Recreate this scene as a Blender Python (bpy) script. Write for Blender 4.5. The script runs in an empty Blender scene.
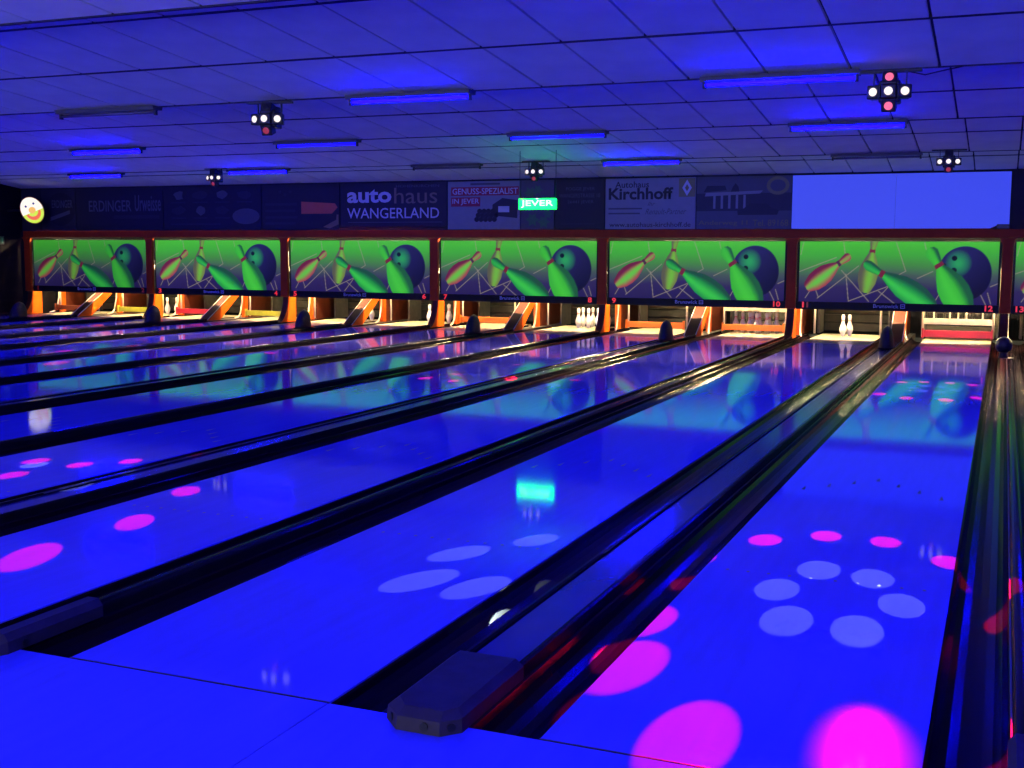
import bpy, bmesh, math, random
import numpy as np
from mathutils import Vector, Matrix

random.seed(4)
scene = bpy.context.scene
COL = scene.collection

# ------------------------------------------------------------------ camera
CAM = Vector((0.14535, -3.13354, 1.43108))
YAW, PITCH, ROLL, FPX = 0.392627, 0.111355, 0.005659, 1181.97
F_ = Vector((-math.sin(YAW) * math.cos(PITCH), math.cos(YAW) * math.cos(PITCH), -math.sin(PITCH)))
R_ = Vector((math.cos(YAW), math.sin(YAW), 0))
U_ = R_.cross(F_)
R2 = R_ * math.cos(ROLL) + U_ * math.sin(ROLL)
U2 = -R_ * math.sin(ROLL) + U_ * math.cos(ROLL)
cd = bpy.data.cameras.new('camera')
cd.sensor_width = 36.0
cd.lens = FPX / 1024 * 36.0
cd.clip_start = 0.05
cd.clip_end = 200
cam = bpy.data.objects.new('camera', cd)
COL.objects.link(cam)
m3 = Matrix((R2, U2, -F_)).transposed()
cam.matrix_world = Matrix.Translation(CAM) @ m3.to_4x4()
scene.camera = cam

# ------------------------------------------------------------------ world, exposure
wd = bpy.data.worlds.new('world')
scene.world = wd
wd.use_nodes = True
wd.node_tree.nodes['Background'].inputs[0].default_value = (0.86, 0.90, 0.60, 1)
wd.node_tree.nodes['Background'].inputs[1].default_value = 2.7
vs = scene.view_settings
vs.view_transform = 'Standard'
vs.look = 'None'
vs.exposure = 0.0
vs.gamma = 1.0
vs.use_curve_mapping = False
scene.cycles.use_denoising = True
scene.cycles.caustics_reflective = False
scene.cycles.caustics_refractive = False
scene.cycles.sample_clamp_indirect = 4.0
scene.cycles.max_bounces = 8

TUBE_L = 330.0       # radiance of the blue tubes
PINLIGHT_L = 950.0    # radiance of the warm tubes over the pin decks


# ------------------------------------------------------------------ materials
def srgb(r, g, b):
    f = lambda c: (c / 255 / 12.92) if c / 255 <= 0.04045 else ((c / 255 + 0.055) / 1.055) ** 2.4
    return (f(r), f(g), f(b))


MATS = {}


def mat(name, col, rough=0.5, metal=0.0, spec=0.5, emit=None, es=0.0, noise=0.08, nscale=8.0, bump=0.0, stretch=None, ior=1.5, coat=0.0):
    if name in MATS:
        return MATS[name]
    m = bpy.data.materials.new(name)
    m.use_nodes = True
    nt = m.node_tree
    b = nt.nodes['Principled BSDF']
    b.inputs['Roughness'].default_value = rough
    b.inputs['Metallic'].default_value = metal
    b.inputs['Specular IOR Level'].default_value = spec
    b.inputs['IOR'].default_value = ior
    if coat:
        b.inputs['Coat Weight'].default_value = coat
        b.inputs['Coat Roughness'].default_value = 0.05
    tc = nt.nodes.new('ShaderNodeTexCoord')
    mp = nt.nodes.new('ShaderNodeMapping')
    if stretch:
        mp.inputs['Scale'].default_value = stretch
    nz = nt.nodes.new('ShaderNodeTexNoise')
    nz.inputs['Scale'].default_value = nscale
    nz.inputs['Detail'].default_value = 4
    nt.links.new(tc.outputs['Object'], mp.inputs['Vector'])
    nt.links.new(mp.outputs['Vector'], nz.inputs['Vector'])
    rp = nt.nodes.new('ShaderNodeValToRGB')
    a, c = 1 - noise, 1 + noise
    rp.color_ramp.elements[0].position = 0.3
    rp.color_ramp.elements[1].position = 0.7
    rp.color_ramp.elements[0].color = (*[min(1, x * a) for x in col], 1)
    rp.color_ramp.elements[1].color = (*[min(1, x * c) for x in col], 1)
    nt.links.new(nz.outputs['Fac'], rp.inputs['Fac'])
    nt.links.new(rp.outputs['Color'], b.inputs['Base Color'])
    if bump:
        bp = nt.nodes.new('ShaderNodeBump')
        bp.inputs['Strength'].default_value = bump
        bp.inputs['Distance'].default_value = 0.01
        nt.links.new(nz.outputs['Fac'], bp.inputs['Height'])
        nt.links.new(bp.outputs['Normal'], b.inputs['Normal'])
    if emit:
        b.inputs['Emission Color'].default_value = (*emit, 1)
        b.inputs['Emission Strength'].default_value = es
    MATS[name] = m
    return m


def emis(name, col, s):
    """self-luminous surface"""
    return mat(name, (0.02, 0.02, 0.02), 0.4, emit=col, es=s)


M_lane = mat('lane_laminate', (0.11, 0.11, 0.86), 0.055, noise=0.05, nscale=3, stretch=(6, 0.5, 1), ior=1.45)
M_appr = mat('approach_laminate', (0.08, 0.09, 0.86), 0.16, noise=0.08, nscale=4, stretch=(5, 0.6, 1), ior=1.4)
M_deck = mat('deck_maple', (0.88, 0.76, 0.50), 0.12, noise=0.08, nscale=6, stretch=(10, 0.6, 1))
M_mark = mat('dark_inlay', (0.02, 0.015, 0.03), 0.3)
M_gutter = mat('black_gutter', (0.012, 0.006, 0.007), 0.16, spec=0.05, noise=0.2, nscale=3, stretch=(1, 0.3, 1))
M_cover = mat('return_cover', (0.05, 0.05, 0.20), 0.14, noise=0.12, nscale=2)
M_rail = mat('divider_rail', (0.012, 0.011, 0.014), 0.14, spec=0.04, noise=0.15)
M_alu = mat('rail_edge', (0.10, 0.10, 0.11), 0.4, metal=0.5)
M_cap = mat('end_cap', (0.035, 0.026, 0.040), 0.6, spec=0.2, noise=0.2, nscale=14, bump=0.15)
M_hole = mat('black_hole', (0.004, 0.004, 0.006), 0.6)
M_hood = mat('hood_plastic', (0.008, 0.008, 0.015), 0.45, spec=0.3, noise=0.1)
M_ctile = mat('ceiling_tile', (0.86, 0.86, 0.72), 0.85, noise=0.07, nscale=2.5, bump=0.12)
M_cback = mat('ceiling_grid', (0.035, 0.035, 0.045), 0.8)
M_wallA = mat('dark_wall', (0.008, 0.008, 0.010), 0.8, noise=0.2, nscale=3)
M_wallB = mat('black_wall', (0.006, 0.006, 0.008), 0.9, spec=0.05, noise=0.2, nscale=3)
M_pit = mat('pit_black', (0.03, 0.03, 0.03), 0.8)
M_maroon = mat('mask_frame', (0.36, 0.035, 0.004), 0.55, spec=0.12, noise=0.12, nscale=5)
M_black = mat('black_plastic', (0.008, 0.008, 0.010), 0.5, spec=0.15)
M_orange = mat('orange_laminate', (0.70, 0.105, 0.004), 0.45, spec=0.25, noise=0.08, nscale=4)
M_brown = mat('brown_panel', (0.075, 0.018, 0.009), 0.5, spec=0.1, noise=0.15, nscale=5)
M_beige = mat('beige_metal', (0.75, 0.66, 0.48), 0.35, noise=0.1)
M_steel = mat('worn_steel', (0.10, 0.095, 0.08), 0.45, metal=0.3, noise=0.2)
M_curtain = mat('pit_curtain', (0.022, 0.023, 0.018), 0.8, noise=0.3, nscale=5)
M_redbar = mat('red_bar', (0.42, 0.018, 0.03), 0.35, noise=0.1)
M_obar = mat('orange_bar', (0.75, 0.17, 0.01), 0.35, noise=0.1)
M_ybar = mat('lime_bar', (0.38, 0.38, 0.03), 0.35, noise=0.2)
M_pin = mat('pin_white', (0.86, 0.84, 0.78), 0.2, noise=0.03)
M_stripe = mat('pin_red', (0.6, 0.02, 0.03), 0.3)
M_house = mat('lamp_housing', (0.06, 0.06, 0.065), 0.45, noise=0.1)
M_tube = emis('blue_tube_lit', (0.00012, 0.00003, 1.0), TUBE_L)
M_tubedim = emis('blue_tube_dim', (0.0015, 0.0005, 1.0), 10.0)
M_tubeoff = mat('tube_dark', (0.10, 0.09, 0.16), 0.15)
M_fix = mat('fixture_black', (0.008, 0.007, 0.010), 0.4)
M_lensw = emis('lens_white', (1.0, 0.88, 0.82), 1.15)
M_lensp = emis('lens_pink', (1.0, 0.16, 0.30), 1.1)
M_lenso = emis('lens_dim', (0.9, 0.08, 0.14), 0.35)
M_warm = emis('pin_light_tube', (1.0, 0.70, 0.36), PINLIGHT_L)
M_screen = emis('projection_screen', srgb(52, 68, 226), 1.0)  # white sheet under blacklight; its blue brightness is put in as emission
M_num = emis('red_numeral', (1.0, 0.03, 0.03), 0.75)
M_numdim = emis('red_numeral_dim', (1.0, 0.05, 0.02), 0.10)
M_logo = mat('grey_logo', (0.30, 0.30, 0.50), 0.5)
M_neon = emis('neon_green', (0.002, 1.0, 0.05), 9.0)
M_neonw = emis('neon_white', (0.8, 1.0, 0.8), 2.0)

# ------------------------------------------------------------------ helpers


NUM = 'zero one two three four five six seven eight nine ten eleven twelve thirteen fourteen'.split()


def tag(o, label=None, cat=None, group=None, kind=None):
    if label: o['label'] = ' '.join(NUM[int(w)] if w.isdigit() else w for w in label.split())
    if cat: o['category'] = cat
    if group: o['group'] = group
    if kind: o['kind'] = kind
    return o


def thing(name, label, cat, loc=(0, 0, 0), group=None):
    o = bpy.data.objects.new(name, None)
    o.empty_display_size = 0.1
    COL.objects.link(o)
    o.location = loc
    return tag(o, label, cat, group)


def link(name, me, m, parent=None, loc=(0, 0, 0)):
    o = bpy.data.objects.new(name, me)
    if m is not None and len(me.materials) == 0:
        me.materials.append(m)
    COL.objects.link(o)
    o.location = loc
    if parent: o.parent = parent
    return o


def bm_obj(name, bm, m, parent=None, loc=(0, 0, 0), smooth=False):
    me = bpy.data.meshes.new(name)
    bmesh.ops.recalc_face_normals(bm, faces=bm.faces)
    bm.to_mesh(me)
    bm.free()
    if smooth:
        for p in me.polygons: p.use_smooth = True
    return link(name, me, m, parent, loc)


def add_box(bm, x0, x1, y0, y1, z0, z1, bev=0.0, rot=None):
    r = bmesh.ops.create_cube(bm, size=1)
    v = r['verts']
    mtx = Matrix.Translation(((x0 + x1) / 2, (y0 + y1) / 2, (z0 + z1) / 2))
    if rot is not None: mtx = mtx @ rot
    mtx = mtx @ Matrix.Diagonal((x1 - x0, y1 - y0, z1 - z0, 1))
    bmesh.ops.transform(bm, matrix=mtx, verts=v)
    if bev:
        es = list({e for q in v for e in q.link_edges})
        bmesh.ops.bevel(bm, geom=es, offset=bev, segments=2, affect='EDGES', profile=0.5)


def box(name, b, m, parent=None, bev=0.0, loc=(0, 0, 0), rot=None):
    bm = bmesh.new()
    add_box(bm, *b, bev=bev, rot=rot)
    return bm_obj(name, bm, m, parent, loc)


def prism(name, pts, axis, a, b, m, parent=None, loc=(0, 0, 0), bev=0.0, smooth=False):
    """closed 2-D outline swept from a to b along axis; pts are (x,z) for 'Y', (y,z) for 'X', (x,y) for 'Z'"""
    bm = bmesh.new()
    mk = {'Y': lambda p, t: (p[0], t, p[1]), 'X': lambda p, t: (t, p[0], p[1]), 'Z': lambda p, t: (p[0], p[1], t)}[axis]
    A = [bm.verts.new(mk(p, a)) for p in pts]
    B = [bm.verts.new(mk(p, b)) for p in pts]
    n = len(pts)
    for i in range(n):
        bm.faces.new((A[i], A[(i + 1) % n], B[(i + 1) % n], B[i]))
    bm.faces.new(A)
    bm.faces.new(B[::-1])
    if bev:
        bmesh.ops.bevel(bm, geom=list(bm.edges), offset=bev, segments=2, affect='EDGES')
    return bm_obj(name, bm, m, parent, loc, smooth)


def add_tube(bm, pts, r, seg=10, cap=True):
    pts = [Vector(p) for p in pts]
    rings = []
    for i, p in enumerate(pts):
        d = (pts[min(i + 1, len(pts) - 1)] - pts[max(i - 1, 0)]).normalized()
        up = Vector((0, 0, 1)) if abs(d.z) < 0.9 else Vector((1, 0, 0))
        a = d.cross(up).normalized()
        b = a.cross(d)
        rr = r[i] if isinstance(r, (list, tuple)) else r
        rings.append([bm.verts.new(p + a * rr * math.cos(2 * math.pi * k / seg) + b * rr * math.sin(2 * math.pi * k / seg)) for k in range(seg)])
    for A, B in zip(rings, rings[1:]):
        for k in range(seg):
            bm.faces.new((A[k], A[(k + 1) % seg], B[(k + 1) % seg], B[k]))
    if cap:
        bm.faces.new(rings[0][::-1])
        bm.faces.new(rings[-1])


def tube(name, pts, r, m, parent=None, seg=10, loc=(0, 0, 0)):
    bm = bmesh.new()
    add_tube(bm, pts, r, seg)
    return bm_obj(name, bm, m, parent, loc, smooth=True)


def lathe(name, prof, m, parent=None, seg=16, loc=(0, 0, 0)):
    bm = bmesh.new()
    rings = [[bm.verts.new((r * math.cos(2 * math.pi * k / seg), r * math.sin(2 * math.pi * k / seg), z)) for k in range(seg)] for r, z in prof]
    for A, B in zip(rings, rings[1:]):
        for k in range(seg):
            bm.faces.new((A[k], A[(k + 1) % seg], B[(k + 1) % seg], B[k]))
    bm.faces.new(rings[0][::-1])
    bm.faces.new(rings[-1])
    return bm_obj(name, bm, m, parent, loc, smooth=True)


def copy_tree(o, parent=None, mats=None):
    c = o.copy()
    COL.objects.link(c)
    c.parent = parent
    for ch in list(o.children):
        copy_tree(ch, c)
    return c


def text(name, body, boxr, m, parent, y=0.0, offset=0.0, depth=0.002, shear=0.0, fit=True):
    """lettering as a flat mesh facing -Y, fitted into boxr=(x0, z0, width, height)"""
    cu = bpy.data.curves.new('t', 'FONT')
    cu.body = body
    cu.size = 1.0
    cu.offset = offset
    cu.shear = shear
    cu.resolution_u = 3
    cu.align_x = 'LEFT'
    to = bpy.data.objects.new('t', cu)
    COL.objects.link(to)
    dg = bpy.context.evaluated_depsgraph_get()
    me = bpy.data.meshes.new_from_object(to.evaluated_get(dg))
    bpy.data.objects.remove(to)
    bpy.data.curves.remove(cu)
    n = len(me.vertices)
    co = np.empty(n * 3)
    me.vertices.foreach_get('co', co)
    co = co.reshape(-1, 3)
    lo, hi = co.min(0), co.max(0)
    x0, z0, w_, h_ = boxr
    out = np.empty_like(co)
    out[:, 0] = x0 + (co[:, 0] - lo[0]) / (hi[0] - lo[0]) * w_
    out[:, 2] = z0 + (co[:, 1] - lo[1]) / (hi[1] - lo[1]) * h_
    out[:, 1] = y
    me.vertices.foreach_set('co', out.ravel())
    me.materials.clear()
    me.update()
    return link(name, me, m, parent)


def poly(name, pts, m, parent, y, thick=0.003):
    """flat printed or cut shape in the XZ plane facing -Y"""
    return prism(name, pts, 'Y', y, y + thick, m, parent)


def ell(cx, cz, rx, rz, n=20, a0=0, a1=2 * math.pi):
    full = abs(a1 - a0 - 2 * math.pi) < 1e-6
    return [(cx + rx * math.cos(a0 + (a1 - a0) * k / (n if full else n - 1)), cz + rz * math.sin(a0 + (a1 - a0) * k / (n if full else n - 1))) for k in range(n)]


# ------------------------------------------------------------------ dimensions
W = 1.06            # lane width
G1 = 0.7176         # between the two lanes of a pair
G2 = 0.5310         # between pairs
PW = 2 * W + G1 + G2
GW = 0.235          # gutter width
YM = 17.2           # plane of the masking panels
DECK0, DECK1 = 16.25, 18.75
XL, XR = -20.15, 3.6


def lane_x(n):
    """left edge of lane n (12 = the one whose right edge is x = 0)"""
    k = (12 - n) // 2
    right = -k * PW - (0 if n % 2 == 0 else W + G1)
    return right - W


def pair_edge(k):   # centre of the divider on the right side of pair k (k=0: lanes 11-12)
    return G2 / 2 - k * PW


def mask_edge(k):   # post of the masking on the right side of pair k
    return 0.18 - k * 3.349


def pair_mid(k):
    return -W - G1 / 2 - k * PW


# ------------------------------------------------------------------ structure: floor
fl = box('floor', (XL - 0.3, XR, -0.02, 20.6, -0.26, -0.14), M_pit)
tag(fl, 'black sub-floor under the lanes', kind='structure')
af = box('floor_approach', (XL - 0.3, XR, -9.0, -0.004, -0.14, -0.022), M_pit)
tag(af, 'blue-lit smooth approach floor in front of the lanes', kind='structure')
# approach boards: joints line up with the right edge of the left lane of each pair
edges = [XL]
k = 6
while k >= -1:
    e1 = -k * PW - W - G1      # right edge of odd lane
    e2 = -k * PW - W - G1 + PW / 2
    for e in (e1, e2):
        if XL + 0.3 < e < XR - 0.3: edges.append(e)
    k -= 1
edges.append(XR)
for i, (a, b) in enumerate(zip(edges, edges[1:])):
    for (y0, y1) in ((-4.5, 0.0), (-9.0, -4.5)):
        box('approach_panel', (a + 0.0015, b - 0.0015, y0 + 0.0015, y1 - 0.004, -0.022, 0.0), M_appr, af, bev=0.0012)

# ------------------------------------------------------------------ structure: walls
wl = box('wall_left', (XL - 0.15, XL, -9.0, 20.6, -0.14, 3.6), M_wallB)
tag(wl, 'black side wall beside the first lane', kind='structure')
wb = box('wall_back', (XL, XR, 20.45, 20.6, -0.14, 3.6), M_wallB)
tag(wb, 'dark wall behind the pin machines', kind='structure')
wf = box('wall_front', (XL, XR, YM + 0.06, YM + 0.16, 1.80, 3.6), M_wallA)
wr = box('wall_right', (XR, XR + 0.15, -9.0, 20.6, -0.14, 3.6), M_wallB)  # unseen; added dark so the gutters mirror no ambient light
tag(wr, 'unseen black wall added to close the open right side', kind='structure')
tag(wf, 'dark wall above the masking panels carrying the banners', kind='structure')

# ------------------------------------------------------------------ structure: ceiling (saw-tooth of tile bays)
SEAM = [-8.4, -4.9, -1.2, 2.55, 6.27, 9.85, 14.0]
ZLOW, ZHIGH = 2.80, 3.18
bays = []
for a, b in zip(SEAM, SEAM[1:]):
    bays.append((a, b, ZHIGH, ZLOW))
bays.append((14.0, YM + 0.06, ZHIGH, 2.765))
bm = bmesh.new()
for (a, b, z0, z1) in bays:
    vs_ = [bm.verts.new(p) for p in ((XL, a, z0 + 0.03), (XR, a, z0 + 0.03), (XR, b, z1 + 0.03), (XL, b, z1 + 0.03), (XL, a, z0 + 0.07), (XR, a, z0 + 0.07), (XR, b, z1 + 0.07), (XL, b, z1 + 0.07))]
    for f in ((0, 1, 2, 3), (7, 6, 5, 4), (0, 4, 5, 1), (2, 6, 7, 3), (1, 5, 6, 2), (0, 3, 7, 4)):
        bm.faces.new([vs_[i] for i in f])
ceil = bm_obj('ceiling', bm, M_cback)
tag(ceil, 'saw-tooth ceiling of large pale tiles lit blue', kind='structure')
for (a, b, z0, z1) in bays[:-1]:
    box('ceiling_fascia', (XL, XR, b - 0.012, b + 0.02, ZLOW - 0.006, ZHIGH + 0.06), M_cback, ceil)

for (a, b, z0, z1) in bays:
    ang = math.atan2(z1 - z0, b - a)
    for r in (1, 2):
        box('grid_bar', (XL, XR, -0.017, 0.017, -0.005, 0.03), M_cback, ceil, loc=(0, a + (b - a) * r / 3, z0 + (z1 - z0) * r / 3)).rotation_euler = (ang, 0, 0)


def project(p):
    d = Vector(p) - CAM
    z = d.dot(F_)
    if z < 0.2: return None
    return 512 + FPX * d.dot(R2) / z, 384 - FPX * d.dot(U2) / z, z


TW = 0.625
tiles = []
for bi, (a, b, z0, z1) in enumerate(bays):
    L = (b - a) / 3
    ang = math.atan2(z1 - z0, b - a)
    bm = bmesh.new()
    add_box(bm, -TW / 2 + 0.011, TW / 2 - 0.011, -L / 2 / math.cos(ang) + 0.016, L / 2 / math.cos(ang) - 0.016, 0.0, 0.028)
    me = bpy.data.meshes.new('ceiling_tile')
    bm.to_mesh(me)
    bm.free()
    me.materials.append(M_ctile)
    for r in range(3):
        yc = a + (r + 0.5) * L
        zc = z0 + (z1 - z0) * (r + 0.5) / 3
        x = -0.052 - 33 * TW
        while x + TW / 2 < XR + 0.3:
            if x - TW / 2 > XL - 0.3:
                s = project((x, yc, zc))
                vis = s is not None and -45 < s[0] < 1069 and -30 < s[1] < 260
                tiles.append((0 if vis else 1, s[2] if s else 99, me, x, yc, zc, ang))
            x += TW
tiles.sort(key=lambda t: (t[0], t[1]))
for (_, _, me, x, yc, zc, ang) in tiles[:300]:
    o = link('ceiling_tile', me, None, ceil, (x, yc, zc + random.uniform(-0.002, 0.002)))
    o.rotation_euler = (ang, 0, 0)
bm = bmesh.new()
for (_, _, me, x, yc, zc, ang) in tiles[300:]:
    n0 = len(bm.verts)
    bm.from_mesh(me)
    bm.verts.ensure_lookup_table()
    bmesh.ops.transform(bm, matrix=Matrix.Translation((x, yc, zc)) @ Matrix.Rotation(ang, 4, 'X'), verts=bm.verts[n0:])
o = bm_obj('ceiling_tile_field', bm, M_ctile, ceil)
tag(o, kind='stuff')

# ------------------------------------------------------------------ lanes
deck_me = lane_me = None


def gutter_profile(x0, x1):
    pts = []
    n = 10
    r = (x1 - x0) / 2 - 0.008
    c = (x0 + x1) / 2
    pts.append((x0 + 0.001, -0.006))
    for i in range(n + 1):
        t = math.pi * i / n
        pts.append((c - r * math.cos(t), -0.012 - 0.082 * math.sin(t)))
    pts.append((x1 - 0.001, -0.006))
    pts.append((x1 - 0.001, -0.125))
    pts.append((x0 + 0.001, -0.125))
    return pts


first = None


def make_lane():
    t = thing('bowling_lane', 'lane', 'lane', (0, 0, 0))
    box('lane_bed', (0.001, W - 0.001, 0.007, DECK0 - 0.002, -0.12, 0.0), M_lane, t, bev=0.002)
    box('pin_deck', (0.001, W - 0.001, DECK0, DECK1, -0.12, 0.0), M_deck, t, bev=0.002)
    prism('gutter', gutter_profile(-GW, 0), 'Y', 0.004, 18.6, M_gutter, t)
    prism('gutter', gutter_profile(W, W + GW), 'Y', 0.004, 18.6, M_gutter, t)
    box('foul_line', (0.001, W - 0.001, -0.001, 0.006, -0.01, 0.0008), M_mark, t)
    for i in range(7):
        xx = W / 2 + (i - 3) * W / 8
        yy = 4.62 - abs(i - 3) * 0.15
        prism('arrow_marker', [(xx - 0.012, yy - 0.06), (xx + 0.012, yy - 0.06), (xx, yy + 0.06)], 'Z', -0.004, 0.0006, M_mark, t)
    for i in range(10):
        xx = W * (0.1 + 0.35 * i / 4) if i < 5 else W * (0.55 + 0.35 * (i - 5) / 4)
        prism('dot_marker', ell(xx, 2.1, 0.008, 0.012, 8), 'Z', -0.004, 0.0006, M_mark, t)
    return t


lane0 = make_lane()
for i, n in enumerate(range(13, 0, -1)):
    if n == 13:
        x = G2
    else:
        x = lane_x(n)
    o = lane0 if i == 0 else copy_tree(lane0)
    o.location = (x, 0, 0)
    tag(o, 'glossy blue-lit bowling lane ending below the masking number %d' % n, 'lane', 'blue-lit bowling lanes')

# ------------------------------------------------------------------ dividers between lanes
CW = G1 - 2 * GW    # flat ball-return cover


def cover_divider():
    t = thing('return_divider', 'x', 'lane divider')
    h = CW / 2 - 0.003
    prism('base', [(-h, -0.12), (h, -0.12), (h, 0.02), (-h, 0.02)], 'Y', 0.30, 16.68, M_rail, t)
    prism('cover', [(-h + 0.03, 0.021), (h - 0.03, 0.021), (h - 0.034, 0.030), (-h + 0.034, 0.030)], 'Y', 0.42, 16.68, M_cover, t)
    for s in (-1, 1):
        c = s * (h - 0.014)
        prism('rail', [(c - 0.013, 0.0205), (c + 0.013, 0.0205), (c + 0.013, 0.036), (c + 0.006, 0.043), (c - 0.006, 0.043), (c - 0.013, 0.036)], 'Y', 0.40, 16.68, M_rail, t)
        prism('rail_edge', [(c - s * 0.012 - 0.002, 0.037), (c - s * 0.012 + 0.002, 0.037), (c - s * 0.012 + 0.002, 0.042), (c - s * 0.012 - 0.002, 0.042)], 'Y', 2.0, 16.68, M_alu, t)
    # moulded end cap: chamfered nose on the approach, sloping top
    bm = bmesh.new()
    z0 = 0.0008
    def ring(pts): return [bm.verts.new(p) for p in pts]
    hw = h + 0.012
    bot = ring([(-hw, 0.44, z0), (-hw, -0.035, z0), (-hw + 0.07, -0.105, z0), (hw - 0.05, -0.105, z0), (hw, -0.05, z0), (hw, 0.44, z0)])
    mid = ring([(-hw, 0.44, 0.045), (-hw + 0.004, -0.03, 0.042), (-hw + 0.072, -0.098, 0.042), (hw - 0.052, -0.098, 0.042), (hw - 0.004, -0.045, 0.042), (hw, 0.44, 0.045)])
    top = ring([(-hw + 0.03, 0.44, 0.068), (-hw + 0.03, 0.0, 0.062), (-hw + 0.075, -0.055, 0.060), (hw - 0.06, -0.055, 0.060), (hw - 0.03, -0.01, 0.062), (hw - 0.03, 0.44, 0.068)])
    for A, B in ((bot, mid), (mid, top)):
        for i in range(6):
            bm.faces.new((A[i], A[(i + 1) % 6], B[(i + 1) % 6], B[i]))
    bm.faces.new(top)
    bm.faces.new(bot[::-1])
    cap = bm_obj('end_cap', bm, M_cap, t)
    for (x, y, nx, ny) in ((-hw + 0.035, -0.0675, -0.7, -0.7), (hw - 0.025, -0.074, 0.72, -0.69), (0.03, -0.103, 0, -1)):
        b2 = bmesh.new()
        p = Vector((x, y, 0.022))
        d = Vector((nx, ny, 0)).normalized()
        add_tube(b2, [p - d * 0.004, p + d * 0.0025], 0.014, 10)
        bm_obj('bolt_hole', b2, M_hole, cap)
    return t


def narrow_divider():
    t = thing('lane_divider', 'x', 'lane divider')
    h = (G2 - 2 * GW) / 2 - 0.002
    prism('base', [(-h, -0.12), (h, -0.12), (h, 0.02), (-h, 0.02)], 'Y', 0.0, 16.84, M_rail, t)
    pts = [(-h - 0.004, 0.0205)] + [((h + 0.004) * -math.cos(math.pi * i / 8), 0.035 + 0.022 * math.sin(math.pi * i / 8)) for i in range(9)] + [(h + 0.004, 0.0205)]
    prism('rail', pts, 'Y', 0.40, 16.84, M_rail, t)
    prism('rail_edge', [(-h - 0.010, 0.030), (-h - 0.0045, 0.030), (-h - 0.0045, 0.040), (-h - 0.010, 0.040)], 'Y', 0.42, 16.84, M_alu, t)
    hw = h + 0.018
    pts = [(-hw, 0.0008), (hw, 0.0008), (hw, 0.045), (hw - 0.02, 0.072), (-hw + 0.02, 0.072), (-hw, 0.045)]
    bm = bmesh.new()
    A = [bm.verts.new((x, -0.06, z)) for x, z in pts]
    A0 = [bm.verts.new((x * 0.6, -0.10, max(0.0008, z * 0.75))) for x, z in pts]
    B = [bm.verts.new((x, 0.42, z)) for x, z in pts]
    for P, Q in ((A0, A), (A, B)):
        for i in range(6):
            bm.faces.new((P[i], P[(i + 1) % 6], Q[(i + 1) % 6], Q[i]))
    bm.faces.new(A0)
    bm.faces.new(B[::-1])
    cap = bm_obj('end_cap', bm, M_cap, t)
    b2 = bmesh.new()
    add_tube(b2, [(hw - 0.004, 0.02, 0.02), (hw + 0.003, 0.02, 0.02)], 0.014, 10)
    bm_obj('bolt_hole', b2, M_hole, cap)
    return t


cdiv = cover_divider()
for k in range(6):
    o = cdiv if k == 0 else copy_tree(cdiv)
    o.location = (pair_mid(k), 0, 0)
    tag(o, 'flat glossy ball-return cover dividing lanes %d and %d' % (11 - 2 * k, 12 - 2 * k), 'lane divider', 'ball-return dividers')
ndiv = narrow_divider()
for k in range(7):
    o = ndiv if k == 0 else copy_tree(ndiv)
    o.location = (pair_edge(k), 0, 0)
    if k == 6:
        lb = 'narrow black rail between lane 1 and the black side wall'
    else:
        lb = 'narrow black rail dividing lanes %d and %d' % (12 - 2 * k, 13 - 2 * k)
    tag(o, lb, 'lane divider', 'narrow lane dividers')


# ------------------------------------------------------------------ hoods on the dividers
def fin_hood():
    t = thing('ball_guard', 'x', 'hood')
    bm = bmesh.new()
    rings = []
    n, seg = 9, 16
    for i in range(n + 1):
        q = i / n
        s = math.sqrt(max(0, 1 - q ** 1.9))
        hx, hy = 0.105 * s + 0.004, 0.21 * s + 0.004
        yc = 0.05 * q
        rings.append([bm.verts.new((hx * math.cos(2 * math.pi * j / seg), yc + hy * math.sin(2 * math.pi * j / seg), 0.010 + 0.32 * q)) for j in range(seg)])
    for A, B in zip(rings, rings[1:]):
        for j in range(seg):
            bm.faces.new((A[j], A[(j + 1) % seg], B[(j + 1) % seg], B[j]))
    bm.faces.new(rings[0][::-1])
    bm.faces.new(rings[-1])
    bm_obj('shell', bm, M_hood, t, smooth=True)
    prism('base_plate', ell(0, 0.02, 0.125, 0.27, 20), 'Z', 0.0, 0.012, M_rail, t)
    return t


hood = fin_hood()
for k in range(6):
    o = hood if k == 0 else copy_tree(hood)
    o.location = (pair_mid(k), 15.15, 0.0435)
    tag(o, 'dark blue fin-shaped guard on the cover between lanes %d and %d' % (11 - 2 * k, 12 - 2 * k), 'hood', 'guards on the ball-return covers')
t = thing('round_guard', 'round dark blue dome guard on the narrow rail beside lane 12', 'hood', (0.185, 13.9, 0.064))
prism('base_plate', ell(0.04, 0.0, 0.085, 0.12, 16), 'Z', -0.0055, -0.001, M_hood, t)
prof = [(0.055, 0.0), (0.055, 0.05)] + [(0.112 * math.cos(a), 0.17 + 0.112 * math.sin(a)) for a in [math.radians(q) for q in (-62, -45, -25, 0, 25, 45, 65, 80, 88)]]
lathe('dome', prof[2:], M_hood, t, 20)
lathe('neck', [(0.062, -0.001), (0.055, 0.03), (0.05, 0.085)], M_hood, t, 16)

# ------------------------------------------------------------------ kickbacks between and inside the pairs


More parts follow.
